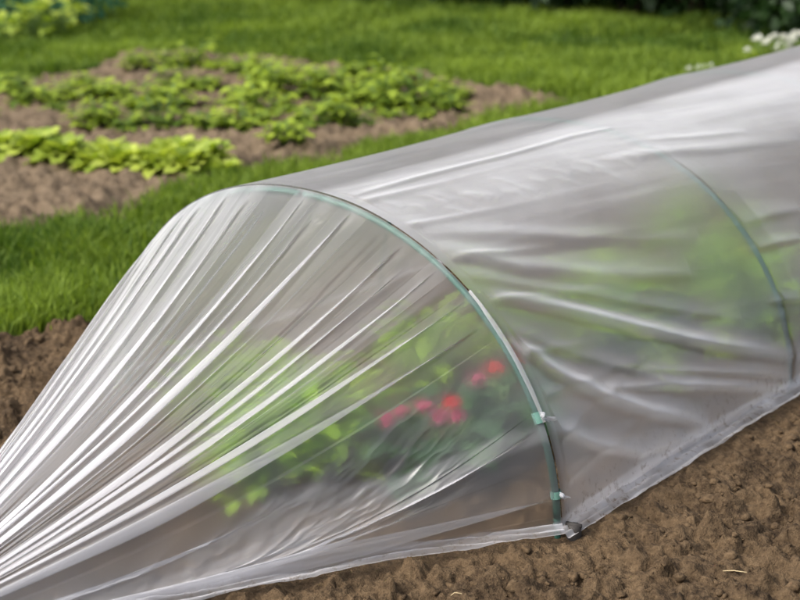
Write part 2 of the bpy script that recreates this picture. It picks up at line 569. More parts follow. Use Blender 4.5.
def build_grass():
    n = 760000
    lr = R.uniform(math.log(2.2), math.log(11.5), n); r = np.exp(lr)
    base = math.atan2(FV[1], FV[0]); an = base + R.uniform(-.62, .62, n)
    x = CAM[0] + r * np.cos(an); y = CAM[1] + r * np.sin(an)
    sd = poly_sd(x, y, GPOLY) + .09 * fbm(x * 4, y * 4, 4, 60) + R.normal(size=n) * .03
    ok = (sd < -.015) & (x < bed_edge(y) - .015 + R.normal(size=n) * .018) & (y < 9)
    clump = fbm(x * 4, y * 4, 4, 91)
    ok &= R.random(n) < np.clip(.75 + clump * 1.3, .15, 1)
    x, y, r, clump = x[ok], y[ok], r[ok], clump[ok]; n = len(x)
    hgt = (.026 + .03 * R.random(n) ** 1.6) * (1 + .7 * clump) * np.where(r > 4.6, 1.15, 1.0)
    wd = .0016 * (.7 + .6 * R.random(n)) * np.clip(r / 2.6, 1, 3.2)
    a = R.uniform(0, 2 * np.pi, n); lean = R.uniform(.15, 1.05, n); la = R.uniform(0, 2 * np.pi, n)
    sx, sy = np.cos(a) * wd, np.sin(a) * wd
    lx, ly = np.cos(la) * lean * hgt, np.sin(la) * lean * hgt
    z0 = np.full(n, -.032)
    hh = hgt * np.sqrt(np.clip(1 - .5 * lean ** 2, .2, 1))
    V = np.zeros((n, 5, 3))
    V[:, 0] = np.stack([x - sx, y - sy, z0], 1); V[:, 1] = np.stack([x + sx, y + sy, z0], 1)
    mx, my, mz = x + lx * .35, y + ly * .35, z0 + .012 + hh * .62
    V[:, 2] = np.stack([mx + sx * .8, my + sy * .8, mz], 1); V[:, 3] = np.stack([mx - sx * .8, my - sy * .8, mz], 1)
    V[:, 4] = np.stack([x + lx, y + ly, z0 + .012 + hh], 1)
    i = np.arange(n)[:, None] * 5
    F = np.concatenate([i + np.array([0, 1, 2, 3]), i + np.array([3, 2, 4])], 1)
    sizes = np.tile([4, 3], n)
    patch = fbm(x * 2.2, y * 2.2, 4, 95)
    tint = np.clip(.45 + patch * .8 + R.normal(size=n) * .22 + .6 * (R.random(n) < .05) - .10 * sstep(4.8, 7.5, r), 0, 1)
    me = new_mesh('grass', V.reshape(-1, 3), F.ravel(), sizes, M['grass'], True, {'tint': np.repeat(tint, 5)})
    o = link('grass', me); o['kind'] = 'stuff'
    tag(o, 'short green lawn grass around the vegetable bed and behind the tunnel', 'grass')


# ------------------------------------------------------------------ the film tunnel
def build_tunnel():
    root = bpy.data.objects.new('garden_tunnel', None); COL.objects.link(root)
    tag(root, 'low garden tunnel of clear plastic film stretched over green hoops, gathered at its near end', 'garden tunnel')
    # hoops
    s = np.linspace(0, 1, 120); x, z = arch(s)
    for k in range(NH):
        b = MB(); pts = np.stack([x, 0 * x, z], -1)
        pts = np.vstack([[pts[0] + [0, 0, -.06]], pts, [pts[-1] + [0, 0, -.06]]])
        b.tube(pts, .0043, 10)
        h = link('hoop', b.build('hoop', M['hoop']), root, (0, k * LH, 0))
        if k < 3:
            for sg in (0, 1):
                bb = MB(); ss = np.linspace(.015, .115, 12) if sg == 0 else np.linspace(.885, .985, 12)
                xx, zz = arch(ss); bb.tube(np.stack([xx, 0 * xx, zz], -1), .0050, 10)
                link('sleeve', bb.build('sleeve', M['sleeve']), h)
    # ---- side cover
    ss = np.concatenate([np.linspace(0, .62, 620), np.linspace(.62, 1, 120)[1:]])
    yy = np.concatenate([np.linspace(0, LH * 2.2, 620), np.linspace(LH * 2.2, LH * (NH - 1), 300)[1:]])
    S, Y = np.meshgrid(ss, yy, indexing='ij')
    X, Yp, Z = film_base(S, Y); nx, nz = arch_n(S)
    disp = np.zeros_like(S)
    sm = S * PER
    # drawn-out fine wrinkles running along the tunnel
    disp += .0022 * fbm(sm * 22 + Y * 2.5, Y * 2.0, 3, 200) * (1 - np.exp(-((Y % LH) / .03) ** 2)) 
    disp += .0035 * fbm(sm * 7 - Y * 1.2, Y * 2.5, 2, 230) * (1 - .75 * np.exp(-((S - .55) / .08) ** 2))
    haze = .14 + .08 * fbm(sm * 5 + Y, Y * 1.6, 3, 260)

    def fold(pts, A, w, hz=.0, taper=True):
        nonlocal disp, haze
        uv = np.array([film_uv(*p) for p in pts]); uv[:, 0] *= PER
        best = np.full(S.shape, 1e9); prm = np.zeros(S.shape); sgn = np.zeros(S.shape)
        n = len(uv) - 1
        for i in range(n):
            a, b = uv[i], uv[i + 1]; ab = b - a
            k = np.clip(((sm - a[0]) * ab[0] + (Y - a[1]) * ab[1]) / (ab @ ab), 0, 1)
            ex, ey = sm - a[0] - k * ab[0], Y - a[1] - k * ab[1]
            d = np.hypot(ex, ey); m = d < best
            best = np.where(m, d, best); prm = np.where(m, (i + k) / n, prm); sgn = np.where(m, np.sign(ab[0] * ey - ab[1] * ex), sgn)
        tp = (np.sin(np.pi * np.clip(prm, 0, 1)) ** .5 * .85 + .15) if taper else 1.0
        ww = w * np.where(sgn > 0, 1.0, 1.7)
        g = np.exp(-(best / ww) ** 2) * tp
        disp = disp + A * g; haze = haze + hz * np.exp(-(best / (w * .8)) ** 2) * tp

    fold([(492, 300), (545, 309), (600, 321), (700, 343), (786, 356)], .015, .010, .34)
    fold([(786, 356), (840, 350), (900, 300)], .010, .011, .25)
    fold([(507, 340), (555, 375), (600, 396), (645, 410), (706, 424)], .015, .010, .32)
    fold([(540, 425), (590, 444), (640, 452), (705, 428)], .010, .009, .22)
    fold([(600, 388), (690, 384), (788, 390)], .009, .008, .2)
    fold([(640, 368), (720, 372), (788, 374)], .006, .008, .12)
    fold([(500, 325), (560, 350), (640, 372), (700, 392)], .004, .010, .05)
    fold([(350, 198), (420, 179), (500, 158), (570, 138), (612, 128)], .004, .005, .25)
    fold([(650, 139), (690, 137), (745, 131)], .003, .007, .1)
    fold([(440, 250), (520, 268), (600, 276), (690, 272)], .009, .014, .16)
    fold([(425, 232), (500, 234), (580, 240), (700, 238)], .006, .012, .06)
    fold([(455, 275), (530, 290), (620, 300), (740, 318)], .006, .010, .06)
    fold([(610, 160), (660, 154), (720, 150), (800, 140)], .005, .010, .05)
    fold([(735, 225), (770, 214), (800, 208)], .005, .010, .06)
    fold([(748, 250), (775, 243), (800, 238)], .005, .008, .08)
    fold([(768, 300), (785, 300), (800, 298)], .004, .007, .08)
    # short slanting ripples under the crest
    for i in range(22):
        f = (i + R.uniform(-.3, .3)) / 21
        px = 392 + 262 * f; py = 212 - 58 * f + R.uniform(-9, 12)
        q = R.uniform(.7, 1.3)
        fold([(px - 13 * q, py - 1 * q), (px + 2, py + 1), (px + 13 * q, py + 6 * q)], .0007 + R.random() * .0006, .0075, .07)
    # tension puckers fanning from the near hoop
    for sv, dy, sl in ((.05, .16, .06), (.09, .2, .12), (.135, .22, -.05), (.18, .2, -.1), (.24, .18, -.12), (.30, .17, -.1), (.36, .15, -.06), (.42, .14, -.02)):
        dd = np.abs(sm - (sv + sl * Y) * PER)
        disp += .004 * np.exp(-(dd / .008) ** 2) * np.exp(-Y / dy) * sstep(0, .03, Y)
    haze += .17 * np.exp(-((S - .385) / .085) ** 2)             # bright glare band beneath the crest, put into the film's haze
    haze -= .05 * np.exp(-((S - .20) / .09) ** 2) * (Y < LH * 1.1)
    haze -= .17 * sstep(.45, .50, S)
    haze += .09 * np.exp(-(S / .05) ** 2)
    hc = np.abs(Y - LH * np.round(Y / LH))
    haze *= 1 - .65 * np.exp(-(hc / .007) ** 2) * (1 - .95 * sstep(.20, .34, S))           # film pressed wet onto the hoops scatters less
    rim = np.exp(-(S / .03) ** 2)
    disp = disp * (1 - .7 * rim) * np.where(Y < .02, .3, 1)
    # press the film onto each hoop
    yd = np.minimum(Y % LH, LH - Y % LH)
    X = X + nx * disp; Z = np.maximum(Z + nz * disp, .001)
    P = np.stack([X, Yp, Z], -1)
    nu, nv = S.shape
    me = new_mesh('side_cover', P.reshape(-1, 3), grid_faces(nu, nv), np.full((nu - 1) * (nv - 1), 4), M['film'], True, {'haze': np.clip(haze, .05, .9), 'dirt': .55 * np.exp(-(S / .035) ** 2)})
    link('side_cover', me, root)
    # ---- folded hem lying on the soil
    for sg in (1, -1):
        nY = 900; nV = 22
        yv = np.linspace(-.012, LH * (NH - 1), nY); v = np.linspace(0, 1, nV)
        YY, VV = np.meshgrid(yv, v, indexing='ij')
        wid = .027 + .006 * vnoise(yv * 4, yv * 0, 5)[:, None] + .001 * vnoise(yv * 25, yv * 0, 6)[:, None]
        inn = -.014 * (4 * ((yv / LH) % 1) * (1 - (yv / LH) % 1))[:, None]
        xx = .4515 + inn + VV * (wid - inn)
        zz = .012 * (1 - VV) ** 2 + .004 + .0035 * fbm(YY * 30, VV * 3, 3, 300) + .003 * np.abs(np.sin(VV * 8 + 4 * vnoise(YY * 3, VV * .5, 8)))
        zz = np.maximum(zz, .004)
        Pm = np.stack([sg * xx, YY, zz], -1)
        f = grid_faces(nY, nV)
        me = new_mesh('hem', Pm.reshape(-1, 3), f, np.full(len(f), 4), M['hem'], True,
                      {'haze': np.clip(.26 + .35 * fbm(YY * 22, VV * 3, 4, 320) + .12 * np.exp(-((VV - .1) / .12) ** 2), .1, .9), 'dirt': .35 + .5 * VV})
        link('hem', me, root)
    # ---- gathered end
    g0 = gp(-110, 664); axisdir = g0 * 0
    foot = np.array([W / 2, 0, 0.]); mid = np.array([0, 0, 0.])
    g0[2] = 0
    ctr = g0 + np.array([-.055, .035, 0])
    dv = ctr - mid; dv /= np.linalg.norm(dv)
    lat = np.array([-dv[1], dv[0], 0.]) * np.sign(np.dot([-dv[1], dv[0], 0.], [1, 0, 0]))
    gw, gh = .085, .02

    def G(s):
        x, z = arch(s)
        return ctr[None] + (x / W * gw)[:, None] * lat[None] + np.array([0, 0, 1.])[None] * (z / H * gh)[:, None]

    def ruled(s, r):
        """s,r arrays (same shape) -> base surface point"""
        x, z = arch(np.clip(s, 0, 1)); nx_, nz_ = arch_n(np.clip(s, 0, 1))
        p0 = np.stack([x + nx_ * .0065, -.001 + 0 * x, z + nz_ * .0065], -1)
        p1 = G(np.clip(s, 0, 1).ravel()).reshape(s.shape + (3,))
        rr = r[..., None]
        p = p0 * (1 - rr) + p1 * rr
        sc_ = np.clip(s, 0, 1)
        pw = 1 + 1.8 * sstep(.04, .12, sc_) * (1 - sstep(.13, .23, sc_))
        p[..., 2] = p0[..., 2] * (1 - r) ** pw + p1[..., 2] * r
        up = np.clip(z / H, 0, 1)
        p = p + np.array([-.8, -.2, .5]) * (.010 * np.sin(np.pi * np.clip(r, 0, 1) ** .7) * sstep(.5, .7, sc_))[..., None]
        p = p + np.array([0, 0, 1.]) * (-.030 * np.sin(np.pi * np.clip(r, 0, 1)) * up)[..., None]
        return p

    # fold centres where they meet the hoop: (photo x, y, strength)
    cs = [(563, 531, .35, 0), (556, 497, 1.0, 0), (537, 427, .85, 0), (525, 394, .8, .8), (509, 353, .7, .75), (491, 322, .85, 0), (474, 297, 1.15, 0), (461, 282, .03, 0),
          (446, 265, 1.15, 0), (428, 251, 1.0, .08), (411, 241, 1.1, .03), (387, 227, .03, 0), (357, 212, 1.15, 0), (332, 203, 1.0, .1),
          (311, 198, 1.1, 0), (286, 194, .04, 0), (261, 192, 1.1, .05), (236, 192, 1.0, 0), (212, 199, 1.1, .05)]
    C = [(hoop_s(a, b), st, d) for a, b, st, d in cs]
    last = C[-1][0]
    k = last + .03
    while k < .99:
        C.append((k, R.uniform(.8, 1.2), R.uniform(0, .2))); k += R.uniform(.022, .042)
    C.sort()
    cen = np.array([c[0] for c in C]); stg = np.array([c[1] for c in C]); dly = np.array([c[2] for c in C])
    bnd = np.r_[0 - .012, (cen[1:] + cen[:-1]) / 2, 1.012]
    nS, nR = 2600, 240
    s1 = np.linspace(0.0, 1.0, nS); r1 = np.linspace(0, 1.0, nR) ** 1.0
    Sg, Rg = np.meshgrid(s1, r1, indexing='ij')
    ci = np.clip(np.searchsorted(bnd, s1) - 1, 0, len(cen) - 1)
    c_, lo, hi = cen[ci], bnd[ci], bnd[ci + 1]
    half = np.where(s1 < c_, c_ - lo, hi - c_); half_full = (hi - lo) / 2
    v = (s1 - c_) / half
    st = stg[ci]; dl = dly[ci]
    prog = np.clip((Rg - dl[:, None] * .5) / .6, 0, 1) ** .5
    wob = 1 + .25 * vnoise(Rg * 5, (ci[:, None] * 3.7) + 0 * Rg, 401)
    a = st[:, None] * 1.05 * prog * wob
    sv = np.sin(np.pi * v)[:, None]
    x_s = c_[:, None] + half[:, None] * (v[:, None] - a * sv)
    # secondary fine creases
    fine = fbm(s1[:, None] * 160, Rg * 1.5, 2, 410) * (.1 + .9 * sstep(.2, .3, s1))[:, None]
    x_s = x_s + .0018 * fine * sstep(.02, .3, Rg)
    base = ruled(x_s, Rg)
    e = 2e-3
    du = ruled(np.clip(x_s + e, 0, 1), Rg) - ruled(np.clip(x_s - e, 0, 1), Rg)
    dr = ruled(x_s, Rg + e) - ruled(x_s, Rg - e)
    nrm = np.cross(du, dr); nrm /= np.linalg.norm(nrm, axis=-1)[..., None] + 1e-12
    flip = np.sign(np.sum(nrm * np.array([0, -.5, 1.0]), -1)); nrm *= np.where(flip == 0, 1, flip)[..., None]
    lw = half_full[:, None] * PER * (1 - Rg * .87)
    amp = lw * (.06 + .34 * prog * st[:, None])
    disp = amp * (sv * .5 + .55 * np.cos(np.pi * np.clip(v, -1, 1))[:, None] * prog)
    disp += .004 * fbm(s1[:, None] * 60, Rg * 2.5, 3, 430) * (.3 + .7 * sstep(.18, .3, s1))[:, None] * sstep(0, .1, Rg)
    panel = sstep(.05, .09, s1)[:, None] * (1 - sstep(.16, .22, s1))[:, None]
    cz = fbm(s1[:, None] * 45 + Rg * 9, Rg * 8 - s1[:, None] * 20, 3, 460)
    disp += panel * .008 * (.18 - np.abs(cz)) * sstep(.05, .2, Rg)
    disp *= sstep(0, .05, Rg) * .9 + .1
    lowfloor = sstep(0, .04, x_s)
    disp *= .25 + .75 * lowfloor
    Pm = base + nrm * disp[..., None]
    Pm[..., 2] = np.maximum(Pm[..., 2], .004 + .003 * np.abs(vnoise(Sg * 40, Rg * 6, 9)))
    # crumpled film inside the folds is milkier than the flat film stretched between them
    cr = np.exp(-(np.abs(v) / .52) ** 2.5)[:, None] * (.25 + .75 * prog) * np.minimum(st, 1.1)[:, None]
    gapv = R.uniform(-.03, .04, len(cen))[ci][:, None]
    hz = .075 + gapv * (1 - .6 * (Sg < .2)) + .03 * fbm(s1[:, None] * 40, Rg * 2.0, 3, 440) + .28 * cr
    hz = hz + .08 * sstep(.45, .62, Sg) + .16 * sstep(.55, 1.0, Rg)
    top = .112 + .2 * np.minimum(Rg, .42) + .006 * vnoise(Rg * 14, 0 * Rg, 451)
    hz = hz + .17 * sstep(.088, .097, Sg) * (1 - sstep(top - .004, top + .006, Sg)) * (1 - sstep(.45, .7, Rg)) * (1 + .8 * vnoise(Sg * 60, Rg * 5, 452))
    folded = (st > .2)[:, None]
    hz = np.where(folded | (Sg < .2), hz, hz * .5)
    hz = hz + .10 * sstep(.3, .75, Rg) * (Sg > .05) * (.3 + .7 * folded) + .2 * sstep(.25, .6, Rg) * sstep(.04, .07, Sg) * (1 - sstep(.14, .22, Sg)) * (1 + 1.2 * fbm(Sg * 150, Rg * 1.2, 3, 455))
    hz = np.where(Sg < .045, hz * .55, hz)
    nu, nv = Sg.shape
    me = new_mesh('end_cover', Pm.reshape(-1, 3), grid_faces(nu, nv), np.full((nu - 1) * (nv - 1), 4), M['film_end'], True, {'haze': np.clip(hz, .02, .9)})
    link('end_cover', me, root)
    # tail of the bundle running into the soil beyond the gather
    nT = 30
    tt = np.linspace(0, 1, nT); pT = []
    sT = np.linspace(0, 1, 400)
    ring = G(sT) - ctr
    for q in tt:
        sc = 1 - .35 * math.sin(q * 1.6) + .25 * q
        zig = 1 + .16 * np.sin(sT * 120 + q)
        p = ctr + dv * (q * .16) + ring * sc * zig[:, None]
        p[:, 2] = np.maximum(p[:, 2] * (1 - q * .8), .002) - .03 * q ** 2
        pT.append(p)
    pT = np.array(pT)
    f = grid_faces(nT, len(sT))
    me = new_mesh('gathered_tail', pT.reshape(-1, 3), f, np.full(len(f), 4), M['film_end'], True, {'haze': np.full(nT * len(sT), .5)})
    link('gathered_tail', me, root)
    # hem strip along the bottom of the near end
    nA, nB = 360, 24
    A, B = np.meshgrid(np.linspace(0, 1, nA), np.linspace(0, 1, nB), indexing='ij')
    p0 = gp(564, 538); p1 = gp(-110, 662); p2 = gp(400, 561)
    ax_ = p0[None, None] * (1 - A[..., None]) + p1[None, None] * A[..., None]
    bow = p2 - (p0 + (p1 - p0) * .235)
    ax_ = ax_ + bow * (np.sin(np.pi * np.clip(A / .6, 0, 1)) * .9)[..., None]
    out = (p1 - p0) / np.linalg.norm(p1 - p0); out = np.array([-out[1], out[0], 0]); out *= np.sign(out @ (CAM - p0) * 1.0)
    wd = (.012 + .007 * np.sin(np.pi * np.clip(A * 1.6, 0, 1)) + .005 * vnoise(A * 5, 0 * A, 12) + .0015 * vnoise(A * 40, 0 * A, 18))
    Pm = ax_ + out * ((B - .55) * wd)[..., None]
    crease = .004 * np.abs(np.sin(B * 7 + 2.0 * vnoise(A * 4, 0 * A, 19) * 3)) + .004 * vnoise(A * 8, B * 4, 13)
    Pm[..., 2] = .007 + crease + .010 * (1 - B) ** 2 + .002 * fbm(A * 50, B * 5, 2, 14)
    f = grid_faces(nA, nB)
    me = new_mesh('end_hem', Pm.reshape(-1, 3), f, np.full(len(f), 4), M['hem'], True, {'haze': np.clip(.30 + .45 * fbm(A * 7, B * 5, 4, 15), .2, .9), 'dirt': .2 + .6 * B})
    link('end_hem', me, root)
    # clips that pinch the film to the near hoop
    for (px, py, ln, fl) in ((536, 418, .015, .016), (556, 494, .010, .010)):
        sc_ = hoop_s(px, py); b = MB()
        s3 = np.linspace(sc_ - ln / 2 / PER, sc_ + ln / 2 / PER, 8); x3, z3 = arch(s3); n3x, n3z = arch_n(s3)
        th = np.linspace(-1.9, 1.9, 15)
        cP = np.stack([x3, 0 * x3, z3], -1)[:, None] + .0068 * (np.cos(th)[None, :, None] * np.stack([n3x, 0 * n3x, n3z], -1)[:, None] + np.sin(th)[None, :, None] * np.array([0, 1., 0])[None, None])
        b.grid(cP)
        q = cP * 1.0
        q2 = q + .0012 * (np.cos(th)[None, :, None] * np.stack([n3x, 0 * n3x, n3z], -1)[:, None] + np.sin(th)[None, :, None] * np.array([0, 1., 0])[None, None])
        b.grid(q2[::-1])
        link('clip', b.build('clip', M['clipm']), root)
        # puckered ears of film standing out of the clip
        pb = MB()
        for w_, sg in ((-1, 1), (1, -1)):
            u_, v_ = np.meshgrid(np.linspace(0, 1, 9), np.linspace(-1, 1, 7), indexing='ij')
            c0 = np.array([x3[4 if sg > 0 else 2], 0, z3[4 if sg > 0 else 2]]) + .011 * np.array([n3x[4], 0, n3z[4]])
            d_ = np.array([.5 * n3x[4], w_ * .9, .25 * sg]); d_ /= np.linalg.norm(d_)
            t_ = np.array([np.interp(0, [0], [x3[-1] - x3[0]]), 0, z3[-1] - z3[0]]); t_ /= np.linalg.norm(t_)
            PP = c0 + d_ * (fl * u_)[..., None] + t_ * (v_ * ln * .35 * (1 - .6 * u_))[..., None] + np.array([n3x[4], 0, n3z[4]]) * (.004 * np.sin(v_ * 4 + u_ * 3))[..., None]
            pb.grid(PP)
        me = pb.build('film_pucker', M['hem']); at = me.attributes.new('haze', 'FLOAT', 'POINT'); at.data.foreach_set('value', np.full(len(me.vertices), .45, np.float32))
        link('film_pucker', me, root)
    # doubled film edge following the hoop down to the clip
    sE = np.linspace(hoop_s(537, 424), hoop_s(470, 292), 80); xE, zE = arch(sE); nE, mE = arch_n(sE)
    uE = np.linspace(0, 1, 80); b = MB()
    vv = np.linspace(0, 1, 7)
    wdt = .0025 + .006 * np.sin(np.pi * uE) ** .7 + .0025 * vnoise(uE * 9, uE * 0, 77)
    lift = .0075 + .0035 * np.sin(np.pi * vv)
    PE = (np.stack([xE, 0 * xE, zE], -1)[:, None] + np.stack([nE, 0 * nE, mE], -1)[:, None] * lift[None, :, None]
          + np.array([0, -1., 0])[None, None] * (wdt[:, None] * (vv[None] - .25))[..., None])
    b.grid(PE)
    me = b.build('film_edge', M['hem']); at = me.attributes.new('haze', 'FLOAT', 'POINT'); at.data.foreach_set('value', np.full(len(me.vertices), .4, np.float32))
    link('film_edge', me, root)
    # ground peg at the foot of the near hoop
    pg = gp(574, 533); b = MB()
    b.tube([[pg[0], pg[1], -.08], [pg[0], pg[1], .006], [pg[0], pg[1], .012]], [.009, .010, .008], 8)
    b.tube([[pg[0] - .011, pg[1] - .002, .010], [pg[0] + .009, pg[1] + .004, .011]], [.0045, .003], 8)
    link('ground_peg', b.build('ground_peg', M['peg']), root)


# ------------------------------------------------------------------ plants
def broad_plant(n, ht, L, Wd, seed, mt, shape='ovate', spread=1.0, compound=0):
    r = np.random.default_rng(seed); b = MB()
    for i in range(n):
        a = i * 2.4 + r.uniform(-.3, .3); el = r.uniform(.25, 1.4)
        d = np.array([math.cos(a) * math.cos(el) * spread, math.sin(a) * math.cos(el) * spread, math.sin(el)])
        pl = ht * r.uniform(.55, 1.0)
        tip = d * pl
        b.tube([[0, 0, -.02], tip * .5 + [0, 0, .01], tip], [.0028, .0022, .0015], 5, 1, .5)
        if compound:
            out = np.array([math.cos(a), math.sin(a), .15])
            for k in range(compound):
                f = .55 + .45 * k / max(1, compound - 1); bp = tip * f
                for sg in ((-1, 1) if k < compound - 1 else (0,)):
                    aa = a + sg * 1.1
                    dd = np.array([math.cos(aa), math.sin(aa), r.uniform(-.1, .5)])
                    b.leaf(bp, dd, [0, 0, 1], L * r.uniform(.75, 1.1), Wd * r.uniform(.8, 1.1), r.uniform(.1, .5), r.uniform(.1, .35), 5, 0, r.uniform(.05, .95), shape, .05, r.uniform(0, 6))
        else:
            dd = np.array([math.cos(a), math.sin(a), r.uniform(.0, .9)])
            b.leaf(tip, dd, [0, 0, 1], L * r.uniform(.7, 1.15), Wd * r.uniform(.8, 1.1), r.uniform(.1, .5), r.uniform(.1, .4), 6, 0, r.uniform(.05, .95), shape, .06, r.uniform(0, 6))
    return b.build('leafy_plant', [mt, M['stem']])


def lettuce_mesh(seed):
    r = np.random.default_rng(seed); b = MB()
    for i in range(44):
        q = i / 44; a = i * 2.4; el = .2 + 1.1 * q
        d = np.array([math.cos(a) * math.cos(el), math.sin(a) * math.cos(el), math.sin(el)])
        b.leaf(d * .01, d, [0, 0, 1], (.10 - .04 * q) * r.uniform(.75, 1.2), .055 * r.uniform(.8, 1.1), .35, .25, 7, 0, r.uniform(.1, .9), 'round', .12, r.uniform(0, 6))
    return b.build('lettuce', M['lettuce'])


def ordinal(n):
    return ['first', 'second', 'third', 'fourth', 'fifth', 'sixth', 'seventh', 'eighth', 'ninth', 'tenth', 'eleventh', 'twelfth', 'thirteenth',
            'fourteenth', 'fifteenth', 'sixteenth', 'seventeenth', 'eighteenth', 'nineteenth', 'twentieth'][n]


def gz(x, y):
    return float(garden_h(np.array([x]), np.array([y]))[0])


def build_garden():
    ms = [broad_plant(18 + 3 * (k % 3), .10 + .02 * k, .05 + .006 * (k % 2), .036, 100 + k, M['leaf'], 'ovate', 1.0, 3) for k in range(5)]
    rows = [('front row of the vegetable bed', [(-20, 118), (18, 116), (60, 113), (98, 124), (133, 126), (168, 122), (205, 130), (243, 128), (288, 146), (322, 132), (352, 128), (388, 122), (420, 118), (448, 112)]),
            ('second row of the vegetable bed', [(-14, 100), (26, 101), (66, 103), (104, 104), (140, 108), (175, 107), (228, 107), (262, 113), (296, 112), (330, 110), (362, 108), (394, 106), (424, 104), (452, 100)]),
            ('third row of the vegetable bed', [(14, 92), (84, 90), (118, 94), (172, 92), (206, 94), (244, 98), (276, 98), (308, 97), (340, 96), (374, 95), (406, 93), (436, 92)]),
            ('back row of the vegetable bed', [(104, 84), (134, 72), (160, 68), (188, 70), (216, 72), (244, 78), (270, 84), (300, 82), (330, 82), (362, 83), (392, 84)])]
    cnt = 0
    for rn, pts in rows:
        pts = [q for q in pts if R.random() > (.08 if q[0] < 200 else .04)]
        for i, (px, py) in enumerate(pts):
            p = gp(px + R.uniform(-5, 5), py + R.uniform(-2.5, 2.5))
            sc = (.58 + .65 * R.random() ** 1.1) * (.85 if 'front' in rn else 1.0)
            o = link('vegetable_plant', ms[cnt % 5], None, (p[0], p[1], gz(p[0], p[1]) - .005), R.uniform(0, 6.28), (sc, sc, sc * .82))
            where = 'leftmost' if i == 0 else ('rightmost' if i == len(pts) - 1 else ordinal(i) .replace('first', 'second') if False else None)
            if where is None:
                where = ordinal(i) + ' from the left'
            tag(o, 'broad-leaved green plant, %s in the %s' % (where, rn), 'vegetable plant', 'green plants in rows across the vegetable bed')
            cnt += 1
    # yellow-green lettuces
    lm = [lettuce_mesh(300 + k) for k in range(4)]
    pts = [(-14, 152), (4, 156), (18, 149), (32, 158), (48, 152), (63, 161), (80, 156), (94, 164), (111, 158), (128, 165), (146, 160), (162, 167), (178, 162), (192, 170), (207, 164), (222, 170)]
    for i, (px, py) in enumerate(pts):
        p = gp(px + R.uniform(-3, 3), py + 1)
        o = link('lettuce', lm[i % 4], None, (p[0], p[1], gz(p[0], p[1])), R.uniform(0, 6.28), R.uniform(.75, 1.05))
        where = 'leftmost' if i == 0 else ('rightmost' if i == len(pts) - 1 else ordinal(i) + ' from the left')
        tag(o, 'yellow-green lettuce, %s in the row along the bare soil' % where, 'lettuce', 'lettuces in a row')
    # yellow-green plants at the far left of the lawn, blue-green bush behind
    ym = broad_plant(24, .2, .10, .06, 500, M['lettuce'], 'ovate', .9, 0)
    for i, (px, py, sc, lab) in enumerate(((34, 36, 1.0, 'loose yellow-green plant at the far left of the lawn, left of its bushier twin'), (60, 35, 1.15, 'bushy yellow-green plant with the brightest leaves at the far left of the lawn'), (6, 40, .8, 'small yellow-green plant at the very left edge of the lawn'))):
        p = gp(px, py)
        tag(link('tall_plant', ym, None, (p[0], p[1], -.02), i * 2.1, sc), lab, 'plant', 'yellow-green plants at the far edge of the lawn')
    make_shrub('bush', gp(18, 20), 1.1, .5, 3600, .045, M['teal_leaf'], 'low blue-green bush behind the yellow-green plants at the lawn edge', 900)


def make_shrub(name, p, wid, ht, nl, ls, mt, label, seed, group=None, cat='shrub'):
    r = np.random.default_rng(seed)
    root = bpy.data.objects.new(name, None); COL.objects.link(root); root.location = (p[0], p[1], -.03)
    tag(root, label, cat, group)
    # lumpy crown made of leaf clusters
    nc = 46; a = r.uniform(0, 6.28, nc); rad = np.sqrt(r.random(nc)) * wid * .5; zz = r.random(nc) ** .8 * ht * .9 + .06
    env = np.clip(1 - (zz / ht - .45) ** 2 * 1.4, .3, 1)
    cc = np.stack([np.cos(a) * rad * env, np.sin(a) * rad * env, zz], 1)
    ci = r.integers(0, nc, nl)
    off = r.normal(size=(nl, 3)); off /= np.linalg.norm(off, axis=1)[:, None]
    off *= (r.random(nl) ** .4 * r.uniform(.09, .2, nc)[ci])[:, None] * wid
    P = cc[ci] + off; P[:, 2] = np.abs(P[:, 2])
    d = off / (np.linalg.norm(off, axis=1)[:, None] + 1e-9) + r.normal(size=(nl, 3)) * .6 + [0, 0, -.1]
    d /= np.linalg.norm(d, axis=1)[:, None]
    sd = np.cross(d, r.normal(size=(nl, 3))); sd /= np.linalg.norm(sd, axis=1)[:, None]
    L = ls * r.uniform(.6, 1.3, nl)[:, None]; w = L * .3
    V = np.stack([P, P + d * L * .5 + sd * w, P + d * L, P + d * L * .5 - sd * w], 1).reshape(-1, 3)
    F = np.arange(nl * 4)
    tint = np.repeat(np.clip(r.normal(.45, .2, nl) + r.normal(0, .2, nc)[ci], 0, 1), 4)
    link('foliage', new_mesh('foliage', V, F, np.full(nl, 4), mt, False, {'tint': tint}), root)
    b = MB()
    for k in range(7):
        q = cc[r.integers(0, nc)]
        b.tube([[r.uniform(-.04, .04), r.uniform(-.04, .04), -.05], q * .5 + [0, 0, .03], q], [.012, .008, .003], 6)
    link('branches', b.build('branches', M['bark']), root)
    return root


